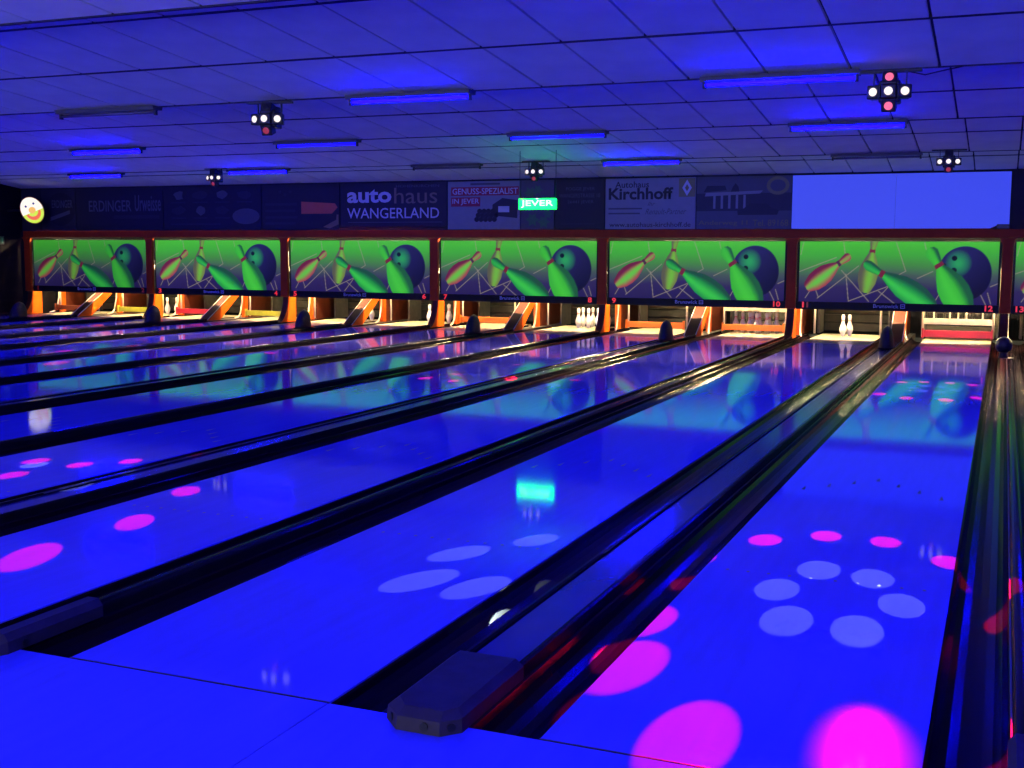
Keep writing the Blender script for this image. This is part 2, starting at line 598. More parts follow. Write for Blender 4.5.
def rear_panel(t, x):
    """orange-framed brown kick plate behind the masking"""
    box('kick_plate', (x - 0.028, x + 0.028, 18.22, 19.5, 0.001, 0.62), M_brown, t)
    box('frame_post', (x - 0.04, x + 0.04, 18.08, 18.21, 0.001, 0.72), M_orange, t, bev=0.006)
    box('frame_rail', (x - 0.04, x + 0.04, 18.215, 19.5, 0.625, 0.72), M_orange, t, bev=0.006)
    tube('bent_rail', [(x + 0.055, 18.0, 0.74), (x + 0.055, 17.98, 0.35), (x + 0.06, 17.90, 0.10), (x + 0.08, 17.80, 0.03), (x + 0.12, 17.62, 0.012)], 0.016, M_beige, t, 8)


def outer_kick():
    t = thing('outer_kickback', 'x', 'kickback')
    # front foot, concave front edge flaring towards the approach
    pts = [(17.46, 0.0), (16.88, 0.0)]
    for i in range(1, 9):
        q = i / 8
        pts.append((16.88 + 0.30 * math.sin(q * math.pi / 2), 0.50 * (1 - math.cos(q * math.pi / 2)) ** 0.8))
    pts.append((17.46, 0.5))
    prism('foot', pts, 'X', -0.058, 0.058, M_orange, t)
    # dark edging band along the curved front
    bm = bmesh.new()
    fr = pts[1:-1]
    for s0, s1 in zip(fr, fr[1:]):
        q = [(-0.060, s0[0] - 0.006, s0[1]), (0.060, s0[0] - 0.006, s0[1]), (0.060, s1[0] - 0.006, s1[1]), (-0.060, s1[0] - 0.006, s1[1])]
        q2 = [(a, b + 0.005, c) for a, b, c in q]
        v = [bm.verts.new(p) for p in q + q2]
        for f in ((0, 1, 2, 3), (7, 6, 5, 4), (0, 4, 5, 1), (2, 6, 7, 3), (1, 5, 6, 2), (0, 3, 7, 4)):
            bm.faces.new([v[i] for i in f])
    bm_obj('front_edging', bm, M_brown, t)
    rear_panel(t, 0)
    return t


ok = outer_kick()
for k in range(7):
    o = ok if k == 0 else copy_tree(ok)
    o.location = (mask_edge(k), 0, 0.001)
    lb = 'orange curved foot under the maroon post at the black side wall' if k == 6 else 'orange curved foot under the maroon post between lanes %d and %d' % (12 - 2 * k, 13 - 2 * k)
    tag(o, lb, 'kickback', 'orange feet under the posts')


def centre_kick():
    t = thing('centre_kickback', 'x', 'kickback')
    h = 0.10
    pts = [(16.72, 0.0), (17.14, 0.0), (18.02, 0.62), (18.02, 1.10), (17.60, 1.10), (17.60, 0.52)]
    prism('side_board', pts, 'X', -h, h, M_orange, t)
    a, b = Vector((0, 16.72, 0.0)), Vector((0, 17.60, 0.52))
    n = Vector((0, -(b.z - a.z), (b.y - a.y))).normalized() * 0.014
    q = [(a.y, a.z), (b.y, b.z), (b.y + n.y, b.z + n.z), (a.y + n.y, a.z + n.z)]
    prism('front_board', q, 'X', -h - 0.003, h + 0.003, M_brown, t)
    for s in (-1, 1):
        tube('edge_strip', [(s * h, a.y + n.y, a.z + n.z + 0.004), (s * h, b.y + n.y, b.z + n.z + 0.004)], 0.006, M_beige, t, 6)
    box('sill', (-CW / 2 + 0.003, CW / 2 - 0.003, 16.69, 19.5, -0.12, 0.0), M_steel, t)
    rear_panel(t, 0)
    return t


ck = centre_kick()
for k in range(6):
    o = ck if k == 0 else copy_tree(ck)
    o.location = (pair_mid(k) + 0.0, 0, 0)
    tag(o, 'sloping orange-sided brown board between the pin decks of lanes %d and %d' % (11 - 2 * k, 12 - 2 * k), 'kickback', 'sloping boards between pin decks')


# ------------------------------------------------------------------ pinsetters
def pinsetter(n):
    xc = (G2 if n == 13 else lane_x(n)) + W / 2
    bar = {12: M_redbar, 10: M_obar, 9: M_obar, 7: M_obar, 4: M_ybar, 3: M_redbar, 1: M_brown, 2: M_ybar, 13: M_steel}.get(n)
    extra = {12: ' with red sweep bar and low table', 10: ' with an orange sweep bar', 9: ' with an orange sweep bar', 7: ' with an orange sweep bar', 3: ' with a red sweep bar', 4: ' with a lime sweep bar'}.get(n, '')
    t = thing('pinsetter', 'pin machine at lane %d%s' % (n, extra), 'pinsetter', (xc, 0, 0), 'pin machines behind the masking')
    h = W / 2 + 0.08
    # ribbed pit curtain
    bm = bmesh.new()
    for i in range(5):
        add_box(bm, -h, h, 19.30 - 0.02 * (i % 2), 19.36, 0.02 + i * 0.16, 0.02 + i * 0.16 + 0.145, 0.012)
    bm_obj('curtain', bm, M_curtain, t)
    for s in (-1, 1):
        box('side_frame', (s * h - 0.02, s * h + 0.02, 18.75, 19.28, 0.0, 1.2), M_steel, t, bev=0.004)
    low = n in (12, 10, 4)
    tz = {12: 0.26, 10: 0.40}.get(n, 1.0)
    # pin table with rims for the ten cups
    bm = bmesh.new()
    add_box(bm, -h + 0.05, h - 0.05, 17.95, 18.72, tz + 0.03, tz + 0.06, 0.006)
    add_box(bm, -h + 0.05, h - 0.05, 17.93, 17.96, tz, tz + 0.10, 0.004)
    tb = bm_obj('pin_table', bm, M_beige, t)
    for r in range(4):
        for c in range(r + 1):
            px, py = (c - r / 2) * 0.3048, 18.05 + r * 0.132
            lathe_me = CUP
            o = link('pin_cup', lathe_me, None, tb, (px, py, tz + 0.062))
    for q in (-0.38, -0.13, 0.0, 0.13, 0.38):
        box('strut', (q - 0.012, q + 0.012, 17.90, 17.925, tz + 0.02, tz + 0.42), M_beige, t, bev=0.003)
    for s in (-1, 1):
        tube('side_tube', [(s * (h - 0.06), 17.86, 0.05), (s * (h - 0.06), 17.86, 0.75)], 0.018, M_beige, t, 8)
    if bar:
        z0, z1 = (0.06, 0.175) if n == 12 else (0.075, 0.18)
        bm = bmesh.new()
        add_box(bm, -h + 0.09, h - 0.09, 17.68, 17.72, z0, z1, 0.006)
        b = bm_obj('sweep_bar', bm, bar, t)
        for s in (-1, 1):
            box('sweep_arm', (s * (h - 0.075) - 0.014, s * (h - 0.075) + 0.014, 17.66, 17.74, z0 - 0.02, z1 + 0.03), bar, b, bev=0.004)
    return t


_c = lathe('pin_cup', [(0.055, 0.0), (0.06, 0.02), (0.06, 0.11), (0.05, 0.115)], M_black, None, 10)
CUP = _c.data
bpy.data.objects.remove(_c)
for n in range(13, 0, -1):
    pinsetter(n)

# ------------------------------------------------------------------ pins
PIN = [(0.026, 0.0), (0.0286, 0.006), (0.040, 0.045), (0.054, 0.085), (0.0605, 0.115), (0.058, 0.150), (0.047, 0.185), (0.033, 0.220), (0.0248, 0.254), (0.0245, 0.275), (0.028, 0.305), (0.0322, 0.335), (0.031, 0.357), (0.022, 0.374), (0.008, 0.381)]


def make_pin():
    t = thing('bowling_pin', 'x', 'bowling pin')
    lathe('pin_body', PIN, M_pin, t, 16)
    for z in (0.245, 0.272):
        lathe('neck_stripe', [(0.0262, z), (0.0262, z + 0.012)], M_stripe, t, 16)
    return t


SPOTS = {1: (0, 0), 2: (-1, 1), 3: (1, 1), 4: (-2, 2), 5: (0, 2), 6: (2, 2), 7: (-3, 3), 8: (-1, 3), 9: (1, 3), 10: (3, 3)}
pin0 = make_pin()
used = False
for lane, pins in {12: (), 11: (1, 5), 10: range(1, 11), 8: (1, 3, 5, 6, 9, 10), 7: (), 6: (3, 6, 9, 10), 5: (6, 10), 2: (3, 6, 10), 13: (7, 4)}.items():
    xc = (G2 if lane == 13 else lane_x(lane)) + W / 2
    for p in pins:
        o = pin0 if not used else copy_tree(pin0)
        used = True
        a, r = SPOTS[p]
        if lane == 11: a, r = ((-0.62, 0) if p == 1 else (0.02, 0.8))
        o.location = (xc + a * 0.1524, 18.05 + r * 0.132, 0.0)
        o.rotation_euler = (0, 0, random.uniform(0, 6))
        tag(o, 'white bowling pin standing on the deck of lane %d' % lane, 'bowling pin', 'pins standing on lane %d' % lane)

# ------------------------------------------------------------------ pin-deck lights (warm tubes behind the masking)
pl = thing('pin_light', 'x', 'lamp')
tube('tube', [(-1.42, YM + 0.24, 1.755), (1.42, YM + 0.24, 1.755)], 0.02, M_warm, pl, 8)
box('reflector', (-1.45, 1.45, YM + 0.17, YM + 0.32, 1.79, 1.80), M_house, pl)
for s in (-1, 1):
    box('lamp_holder', (s * 1.435 - 0.014, s * 1.435 + 0.014, YM + 0.21, YM + 0.27, 1.72, 1.79), M_house, pl)
    box('hanger', (s * 1.2 - 0.02, s * 1.2 + 0.02, YM + 0.161, YM + 0.18, 1.79, 1.90), M_house, pl)
for k in range(-1, 6):
    o = pl if k == -1 else copy_tree(pl)
    o.location = (pair_edge(k) - PW / 2, 0, 0)
    tag(o, 'warm tube lamp in the gap above masking panel %d and %d' % (11 - 2 * k, 12 - 2 * k), 'lamp', 'pin deck lamps')

# ------------------------------------------------------------------ masking: frame and printed panels
mf = thing('masking_surround', 'long maroon frame holding the green printed masking panels', 'frame', (0, YM, 0))
box('top_rail', (mask_edge(6) - 0.10, XR, -0.07, 0.04, 1.695, 1.83), M_maroon, mf, bev=0.006)
box('leak_filler', (XL + 0.002, mask_edge(6) - 0.105, 0.0, 0.03, 0.0, 1.83), M_black, mf)  # black filler added to stop warm light leaking past the last post
for k in range(-1, 7):
    if mask_edge(k) > XR: continue
    x = mask_edge(k)
    # post widening a little into the rail above
    pts = [(x - 0.085, 0.505), (x + 0.085, 0.505), (x + 0.078, 0.7), (x + 0.078, 1.58), (x + 0.10, 1.66), (x + 0.14, 1.69), (x - 0.14, 1.69), (x - 0.10, 1.66), (x - 0.078, 1.58), (x - 0.078, 0.7)]
    prism('post', pts, 'Y', -0.075, -0.017, M_maroon, mf)

# the print: coloured per vertex on a fine flat grid
NX, NZ = 340, 104


def art_colours():
    u, v = np.meshgrid(np.linspace(0, 1, NX), np.linspace(0, 1, NZ))
    X = 75 + u * 855
    Y = 350 - v * 258
    def C(*c): return np.array(srgb(*c))
    stops = [(0, C(34, 24, 78)), (0.26, C(46, 36, 84)), (0.45, C(66, 84, 78)), (0.62, C(66, 134, 58)), (0.80, C(62, 168, 46)), (1, C(72, 188, 42))]
    vv = v + 0.06 * np.sin(u * 9 + 1) * (1 - v)
    img = np.zeros((NZ, NX, 3))
    for c in range(3):
        img[..., c] = np.interp(vv, [s[0] for s in stops], [s[1][c] for s in stops])
    def mix(img, a, col):
        a = np.clip(a, 0, 1)[..., None]
        return img * (1 - a) + np.asarray(col) * a
    tan = C(150, 140, 120)
    L = [(160, 335, 340, 195), (300, 345, 470, 280), (105, 335, 135, 290), (150, 295, 165, 330), (265, 215, 390, 345), (300, 345, 285, 230), (415, 345, 470, 285), (430, 300, 500, 350), (270, 95, 280, 150), (500, 95, 545, 215), (595, 245, 660, 215), (620, 95, 628, 125), (670, 345, 690, 310), (900, 275, 930, 262), (860, 305, 885, 350), (890, 300, 905, 345), (620, 320, 680, 350), (75, 222, 240, 160), (92, 95, 80, 150), (545, 215, 480, 250)]
    for (x0, y0, x1, y1) in L:
        d = np.array([x1 - x0, y1 - y0], float)
        l2 = d @ d
        t = np.clip(((X - x0) * d[0] + (Y - y0) * d[1]) / l2, 0, 1)
        dist = np.hypot(X - x0 - t * d[0], Y - y0 - t * d[1])
        img = mix(img, 0.75 * np.clip(2.2 - dist, 0, 1), tan)
    prof_t = [0, 0.04, 0.18, 0.32, 0.46, 0.60, 0.70, 0.78, 0.86, 0.93, 0.98, 1.0]
    prof_r = [0.40, 0.58, 0.92, 1.0, 0.92, 0.62, 0.34, 0.30, 0.40, 0.45, 0.32, 0.0]
    def pin(img, base, head, rmax, core, rim, dark, cshift, stripe=None):
        b, h_ = np.array(base, float), np.array(head, float)
        d = h_ - b
        ln = np.hypot(*d)
        d /= ln
        n = np.array([-d[1], d[0]])
        t = ((X - b[0]) * d[0] + (Y - b[1]) * d[1]) / ln
        s = (X - b[0]) * n[0] + (Y - b[1]) * n[1]
        r = np.interp(t, prof_t, prof_r, left=0, right=0) * rmax
        a = np.clip((r - np.abs(s)) / 2.5, 0, 1)
        q = np.where(r > 0, s / np.maximum(r, 1e-3), 0)
        sh = np.exp(-((q - cshift) / 0.45) ** 2) * np.clip(1.25 - np.abs(t - 0.4) * 1.3, 0, 1)
        col = np.asarray(rim) * (1 - sh[..., None]) + np.asarray(core) * sh[..., None]
        dk = np.clip((-q * np.sign(cshift or 1) - 0.2) * 2.1, 0, 0.9)[..., None]
        col = col * (1 - dk) + np.asarray(dark) * dk
        img = img * (1 - a[..., None]) + col * a[..., None]
        if stripe is not None:
            st = a * (np.abs(t - 0.74) < 0.028)
            img = mix(img, st, stripe)
        return img
    mar = C(110, 30, 50)
    img = pin(img, (370, 308), (408, 70), 44, C(108, 180, 52), C(112, 118, 62), C(84, 82, 66), 0.2, mar)
    img = pin(img, (108, 292), (303, 148), 44, C(96, 190, 62), C(158, 42, 74), C(96, 22, 56), 0.15, C(70, 30, 60))
    # ball
    dist = np.hypot(X - 792, Y - 222)
    ball = C(32, 30, 84)[None, None, :] * (1 - 0.75 * np.clip(((X - 792) * 0.6 + (Y - 222) * 0.75) / 110 * 0.8 + 0.35, 0, 1))[..., None]
    gl = np.clip(1.2 - np.hypot(X - 765, Y - 180) / 48, 0, 1)
    ball = ball * (1 - gl[..., None]) + C(40, 152, 84) * gl[..., None]
    for (hx, hy, hr) in ((748, 160, 13), (748, 209, 13), (705, 190, 11)):
        a = np.clip((hr - np.hypot(X - hx, (Y - hy) * 1.1)) / 2.5, 0, 1)
        ball = ball * (1 - a[..., None]) + C(8, 10, 24) * a[..., None]
    a = np.clip((113 - dist) / 2.5, 0, 1)[..., None]
    img = img * (1 - a) + ball * a
    img = pin(img, (672, 362), (362, 180), 52, C(56, 192, 66), C(20, 128, 58), C(26, 66, 52), -0.35, mar)
    img = pin(img, (812, 392), (640, 118), 66, C(66, 194, 50), C(50, 168, 44), C(22, 74, 50), -0.25, mar)
    return np.clip(img, 0, 1)


def grid_mesh(name, w_, h_, cols, m):
    nz, nx = cols.shape[:2]
    xs, zs = np.meshgrid(np.linspace(0, w_, nx), np.linspace(0, h_, nz))
    V = np.stack([xs.ravel(), np.zeros(nx * nz), zs.ravel()], 1)
    i = (np.arange(nz - 1)[:, None] * nx + np.arange(nx - 1)[None, :]).ravel()
    Fq = np.stack([i, i + 1, i + nx + 1, i + nx], 1)
    me = bpy.data.meshes.new(name)
    me.vertices.add(len(V))
    me.vertices.foreach_set('co', V.ravel())
    me.loops.add(Fq.size)
    me.polygons.add(len(Fq))
    me.polygons.foreach_set('loop_start', np.arange(0, Fq.size, 4))
    me.polygons.foreach_set('loop_total', np.full(len(Fq), 4))
    me.loops.foreach_set('vertex_index', Fq.ravel())
    me.update()
    ca = me.color_attributes.new('print', 'FLOAT_COLOR', 'POINT')
    ca.data.foreach_set('color', np.concatenate([cols.reshape(-1, 3), np.ones((nx * nz, 1))], 1).ravel())
    me.materials.append(m)
    me.validate()
    return me


def print_mat(name, es, diffuse=0.0):
    m = bpy.data.materials.new(name)
    m.use_nodes = True
    nt = m.node_tree
    b = nt.nodes['Principled BSDF']
    at = nt.nodes.new('ShaderNodeAttribute')
    at.attribute_name = 'print'
    b.inputs['Roughness'].default_value = 0.5
    b.inputs['Specular IOR Level'].default_value = 0.15
    if diffuse:
        nt.links.new(at.outputs['Color'], b.inputs['Base Color'])
    else:
        b.inputs['Base Color'].default_value = (0.02, 0.02, 0.02, 1)
    if es:
        nt.links.new(at.outputs['Color'], b.inputs['Emission Color'])
        b.inputs['Emission Strength'].default_value = es
    return m


M_art = print_mat('blacklight_print', 0.95)  # blacklight glow of the print, put in as emission
M_artdim = print_mat('blacklight_print_dim', 0.62)  # weaker blacklight on the leftmost panel, set as lower emission
PWID = 3.349 - 0.175
art_me = grid_mesh('artwork', PWID - 0.07, 1.005, art_colours(), M_art)
art_dim = art_me.copy()
art_dim.materials.clear()
art_dim.materials.append(M_artdim)


def numeral(t, s, x0, m):
    w_ = 0.03 if s == '1' else 0.055 * len(s) + (0.01 if len(s) > 1 else 0.02)
    text('numeral', s, (x0 - w_ / 2, 0.527, w_, 0.095), m, t, -0.012, offset=0.03)


for k in range(-1, 6):
    a, b = 11 - 2 * k, 12 - 2 * k
    x0 = mask_edge(k) - 3.349 + 0.0875
    t = thing('masking_unit', 'glowing green bowling print panel with corner numbers %d and %d' % (a, b), 'masking unit', (x0, YM, 0), 'green printed masking panels')
    bm = bmesh.new()
    add_box(bm, 0.0, PWID, 0.0, 0.03, 0.50, 1.645, 0.004)
    bm_obj('backing', bm, M_black, t)
    o = link('artwork', art_me if k < 5 else art_dim, None, t, (0.035, -0.004, 0.628))
    box('lower_strip', (0.0, PWID, -0.010, 0.0, 0.502, 0.626), M_black, t)
    text('maker_lettering', 'Brunswick', (PWID * 0.395, 0.545, 0.40, 0.062), M_logo, t, -0.013, offset=0.01)
    bm = bmesh.new()
    ex = PWID * 0.395 + 0.425
    for (p0, p1, q0, q1) in ((0, 0.075, 0, 0.012), (0, 0.075, 0.058, 0.07), (0, 0.012, 0, 0.07), (0.063, 0.075, 0, 0.07), (0.02, 0.055, 0.03, 0.042)):
        add_box(bm, ex + p0, ex + p1, -0.013, -0.0105, 0.543 + q0, 0.543 + q1)
    bm_obj('maker_emblem', bm, M_logo, t)
    if a == 11:
        numeral(t, '1', 0.115, M_num)
        numeral(t, '1', 0.185, M_numdim)
    else:
        numeral(t, str(a), 0.13, M_numdim if a == 1 else M_num)
    numeral(t, str(b), PWID - 0.15, M_numdim if b == 2 else M_num)

# ------------------------------------------------------------------ banners on the wall above the masking
BY = YM + 0.03
M_b = lambda n, c, e=0.0: mat('print_' + n, srgb(*c), 0.6, noise=0.05, emit=srgb(*c) if e else None, es=e)
B_dark = M_b('dark', (14, 12, 16))
B_navy = M_b('navy', (30, 28, 36))
B_white = M_b('white', (190, 190, 185))
B_grey = M_b('grey', (128, 128, 122))
B_mid = M_b('mid', (72, 72, 70))
B_dim = M_b('dimgrey', (74, 74, 76))
B_red = M_b('red', (150, 30, 50))
B_orange = M_b('orange', (200, 90, 50))
B_olive = M_b('olive', (120, 115, 60))
B_green = M_b('green', (60, 110, 60))
B_blk = M_b('black', (14, 12, 16))
B_tan = M_b('tan', (120, 100, 70))
B_yel = M_b('yellow', (215, 190, 60))


def banner(name, x0, x1, z0, z1, m, label):
    t = thing(name, label, 'banner', (0, BY, 0), 'advertising banners above the masking')
    box('sheet', (x0, x1, 0.0, 0.02, z0, z1), m, t, bev=0.002)
    return t


def bars(t, x0, x1, zs, h, m, y=-0.004):
    for i, z in enumerate(zs):
        box('print_line', (x0, x1 - 0.06 * (i % 2) * (x1 - x0), y, y + 0.003, z, z + h), m, t)


Z0, Z1 = 1.845, 2.735
t = banner('beer_banner', -19.55, -18.60, Z0, Z1, B_navy, 'dim blue banner corner with curved lettering beside the smiling sign')
poly('round_emblem', ell(-19.0, 2.30, 0.40, 0.36, 24), B_dark, t, -0.004)
text('lettering', 'ERDINGER', (-19.25, 2.33, 0.58, 0.17), B_dim, t, -0.006, offset=0.01)
poly('ribbon', [(-19.3, 2.05), (-18.75, 2.2), (-18.75, 2.28), (-19.3, 2.13)], B_dim, t, -0.006)
t = banner('beer_banner', -18.58, -16.25, Z0, Z1, B_dark, 'black banner with pale lettering between the smiling sign and the pictogram banner')
text('lettering', 'ERDINGER', (-18.22, 2.24, 1.15, 0.24), B_dim, t, -0.004, offset=0.012)
text('lettering', 'Urweisse', (-16.98, 2.24, 0.68, 0.34), B_dim, t, -0.004, shear=0.05, offset=0.012)
bars(t, -17.55, -16.35, [2.09], 0.07, B_navy)
t = banner('food_banner', -16.23, -13.80, Z0, Z1, B_dark, 'black banner with rows of small dim food pictograms')
for r, zc in enumerate((2.56, 2.24)):
    for c in range(4):
        xc = -15.85 + c * 0.55
        if r == 1 and c == 3:
            poly('picture', ell(xc + 0.03, 2.12, 0.33, 0.16, 18), B_mid, t, -0.004)
            continue
        pts = ell(xc, zc, 0.12 + 0.05 * ((c + r) % 2), 0.085, 9)
        pts = [(a + random.uniform(-0.03, 0.03), b + random.uniform(-0.02, 0.02)) for a, b in pts]
        poly('pictogram', pts, B_navy if (c + r) % 2 else B_mid, t, -0.004)
        bars(t, xc - 0.18, xc + 0.18, [zc - 0.16], 0.025, B_navy)
bars(t, -16.05, -14.8, [1.95], 0.03, B_navy)
t = banner('event_banner', -13.78, -11.98, Z0, Z1, B_dark, 'black banner with an orange car front and grey text lines')
bars(t, -13.70, -12.95, [2.33, 2.20, 2.07, 1.95], 0.045, B_navy)
poly('orange_patch', [(-12.85, 2.16), (-12.15, 2.16), (-12.02, 2.28), (-12.08, 2.36), (-12.85, 2.40)], B_orange, t, -0.004)
poly('orange_curve', [(-12.35, 1.90), (-12.05, 2.04), (-12.04, 2.14), (-12.0, 2.14), (-12.0, 1.95), (-12.2, 1.87)], B_tan, t, -0.004)
for q in range(3):
    poly('spark', ell(-13.35 + q * 0.12, 2.60 - 0.06 * (q % 2), 0.035, 0.03, 8), B_navy, t, -0.004)
t = banner('dealer_banner', -11.95, -9.64, Z0 + 0.06, Z1, B_blk, 'black banner with large bold pale car-dealer lettering')
text('lettering', 'auto', (-11.80, 2.36, 0.98, 0.26), B_white, t, -0.004, offset=0.030)
text('lettering', 'haus', (-10.76, 2.34, 0.92, 0.30), B_tan, t, -0.004)
text('lettering', 'WANGERLAND', (-11.80, 2.06, 2.0, 0.20), B_white, t, -0.004, offset=0.004)
text('lettering', 'HOHENKIRCHEN', (-10.72, 2.645, 0.92, 0.05), B_mid, t, -0.004)
bars(t, -11.78, -9.74, [1.98], 0.012, B_mid)
t = banner('gourmet_banner', -9.62, -8.15, Z0, Z1, B_grey, 'grey banner with red-boxed delicatessen lettering and a bunch of grapes')
box('red_box', (-9.55, -8.17, -0.003, 0.0, 2.47, 2.63), B_red, t)
text('lettering', 'GENUSS-SPEZIALIST', (-9.52, 2.495, 1.33, 0.11), B_white, t, -0.006, offset=0.006)
box('red_box', (-9.55, -8.95, -0.003, 0.0, 2.27, 2.44), B_red, t)
text('lettering', 'IN JEVER', (-9.52, 2.295, 0.55, 0.12), B_white, t, -0.006, offset=0.006)
bars(t, -9.15, -8.55, [2.665], 0.035, B_mid)
for q in range(14):
    poly('grape', ell(-9.02 + 0.09 * (q % 5) + 0.03 * (q // 5), 2.03 + 0.075 * (q // 5), 0.052, 0.05, 9), B_dark, t, -0.004 - 0.001 * (q % 3))
poly('wine_crate', [(-8.7, 2.10), (-8.2, 2.05), (-8.2, 2.38), (-8.5, 2.42), (-8.7, 2.3)], B_navy, t, -0.004)
box('crate_label', (-8.58, -8.36, -0.008, -0.005, 2.16, 2.27), B_white, t)
t = banner('brewery_banner', -8.13, -7.48, Z0, Z1, B_mid, 'grey-green banner with hop leaves behind the green neon sign')
for (cx, cz, r) in ((-7.95, 2.50, 0.13), (-7.80, 2.56, 0.10), (-7.90, 2.02, 0.14), (-7.68, 1.98, 0.13), (-7.60, 2.12, 0.1)):
    pts = [(cx + r * (1 if i % 2 == 0 else 0.55) * math.cos(i * math.pi / 6), cz + r * (1 if i % 2 == 0 else 0.55) * math.sin(i * math.pi / 6)) for i in range(12)]
    poly('hop_leaf', pts, B_green, t, -0.004)
t = banner('address_banner', -7.46, -6.52, Z0, Z1, B_dark, 'dark banner with three small centred lines of pale address text')
text('lettering', 'POGGE JEVER', (-7.25, 2.52, 0.55, 0.075), B_dim, t, -0.004)
text('lettering', 'WANGERSTRASSE 10', (-7.38, 2.41, 0.78, 0.07), B_dim, t, -0.004)
text('lettering', '26441 JEVER', (-7.22, 2.29, 0.50, 0.07), B_dim, t, -0.004)
bars(t, -7.35, -6.7, [1.93], 0.02, B_navy)
t = banner('dealer_banner', -6.50, -4.86, Z0, Z1, B_grey, 'pale grey banner with black serif car-dealer name and web address')
text('lettering', 'Autohaus', (-6.32, 2.57, 0.62, 0.11), B_blk, t, -0.004, offset=0.012)
text('lettering', 'Kirchhoff', (-6.44, 2.36, 1.18, 0.21), B_blk, t, -0.004, offset=0.030)
bars(t, -6.44, -5.82, [2.19, 2.105], 0.028, B_mid)
text('lettering', 'Ihr', (-5.72, 2.25, 0.14, 0.07), B_mid, t, -0.004, shear=0.4)
lt = text('lettering', 'Renault-Partner', (-5.76, 2.10, 0.74, 0.10), B_mid, t, -0.004, shear=0.4)
text('lettering', 'www.autohaus-kirchhoff.de', (-6.42, 1.88, 1.48, 0.085), B_blk, t, -0.004, offset=0.006)
box('yellow_patch', (-5.16, -4.87, -0.003, 0.0, 2.40, 2.72), B_olive, t)
cx, cz = -5.015, 2.555
bm = bmesh.new()
outer = [(0, 0.14), (0.085, 0), (0, -0.14), (-0.085, 0)]
inner = [(a * 0.45, b * 0.45) for a, b in outer]
for i in range(4):
    j = (i + 1) % 4
    f = [outer[i], outer[j], inner[j], inner[i]]
    A = [bm.verts.new((cx + a, -0.008, cz + b)) for a, b in f]
    B = [bm.verts.new((cx + a, -0.004, cz + b)) for a, b in f]
    bm.faces.new(A)
    bm.faces.new(B[::-1])
    for q in range(4): bm.faces.new((A[q], A[(q + 1) % 4], B[(q + 1) % 4], B[q]))
bm_obj('diamond_emblem', bm, B_white, t)
t = banner('photo_banner', -4.84, -3.22, Z0, Z1, B_navy, 'photo banner of a white showroom with parked cars and phone number')
box('printed_sky', (-4.84, -3.22, -0.002, 0.0, 2.45, Z1), B_mid, t)
box('printed_road', (-4.84, -3.22, -0.002, 0.0, Z0, 2.15), B_dim, t)
poly('showroom_roof', [(-4.70, 2.40), (-3.75, 2.44), (-3.70, 2.49), (-4.68, 2.46)], B_grey, t, -0.005)
poly('house_roof', [(-4.72, 2.47), (-4.32, 2.50), (-4.35, 2.58), (-4.66, 2.58)], B_dark, t, -0.005)
for q in range(5):
    box('pillar', (-4.55 + q * 0.13, -4.51 + q * 0.13, -0.005, -0.002, 2.19, 2.42), B_grey, t)
poly('parked_car', [(-4.12, 2.08), (-3.45, 2.08), (-3.42, 2.16), (-3.55, 2.20), (-3.62, 2.27), (-3.92, 2.27), (-4.02, 2.19), (-4.13, 2.16)], B_blk, t, -0.006)
poly('tree', [(-4.25, 2.47), (-4.1, 2.47), (-4.12, 2.56), (-4.17, 2.62), (-4.22, 2.55)], B_dark, t, -0.005)
poly('round_badge', ell(-3.45, 2.57, 0.19, 0.155, 22), B_olive, t, -0.006)
poly('badge_core', ell(-3.45, 2.57, 0.13, 0.10, 18), B_mid, t, -0.008)
text('lettering', 'Anderweg 11', (-4.80, 1.89, 0.85, 0.10), B_olive, t, -0.006, offset=0.004)
text('lettering', 'Tel. 89168', (-3.86, 1.89, 0.60, 0.11), B_olive, t, -0.006, offset=0.006)

# projection screen of two sheets
t = thing('projection_screen', 'wide bright blue blank screen above the panel of lanes 11 and 12', 'screen', (0, BY, 0))
xm = -3.205 + 3.385 * 0.49
box('screen_sheet', (-3.205, xm - 0.002, -0.012, 0.008, 1.845, 2.73), M_screen, t)
pts = [(xm + 0.002, 1.845), (-0.10, 1.845), (0.02, 1.90), (0.18, 1.905), (0.18, 2.73), (xm + 0.002, 2.73)]
prism('screen_sheet', pts, 'Y', -0.012, 0.008, M_screen, t)
box('screen_backing', (-3.205, 0.18, 0.009, 0.026, 1.85, 2.72), M_wallA, t)
t = thing('small_projector', 'small black box at the lower corner of the blue screen', 'device', (0.09, YM - 0.02, 1.832))
box('case', (-0.09, 0.10, -0.05, 0.02, 0.006, 0.075), M_fix, t, bev=0.008)
box('foot', (-0.06, -0.02, -0.04, 0.01, 0.0, 0.006), M_fix, t)
box('foot', (0.03, 0.07, -0.04, 0.01, 0.0, 0.006), M_fix, t)

# ------------------------------------------------------------------ neon sign on wires
t = thing('neon_sign', 'glowing green neon letter sign hanging on two wires', 'sign', (-6.16, 13.0, 2.122))
box('sign_box', (-0.29, 0.29, 0.0, 0.05, -0.077, 0.08), M_neon, t, bev=0.012)
text('letters', 'JEVER', (-0.25, -0.052, 0.50, 0.105), M_neonw, t, -0.004, offset=0.008)
for s in (-1, 1):
    tube('wire', [(s * 0.28, 0.025, 0.075), (s * 0.28, 0.025, 0.765)], 0.004, M_fix, t, 6)

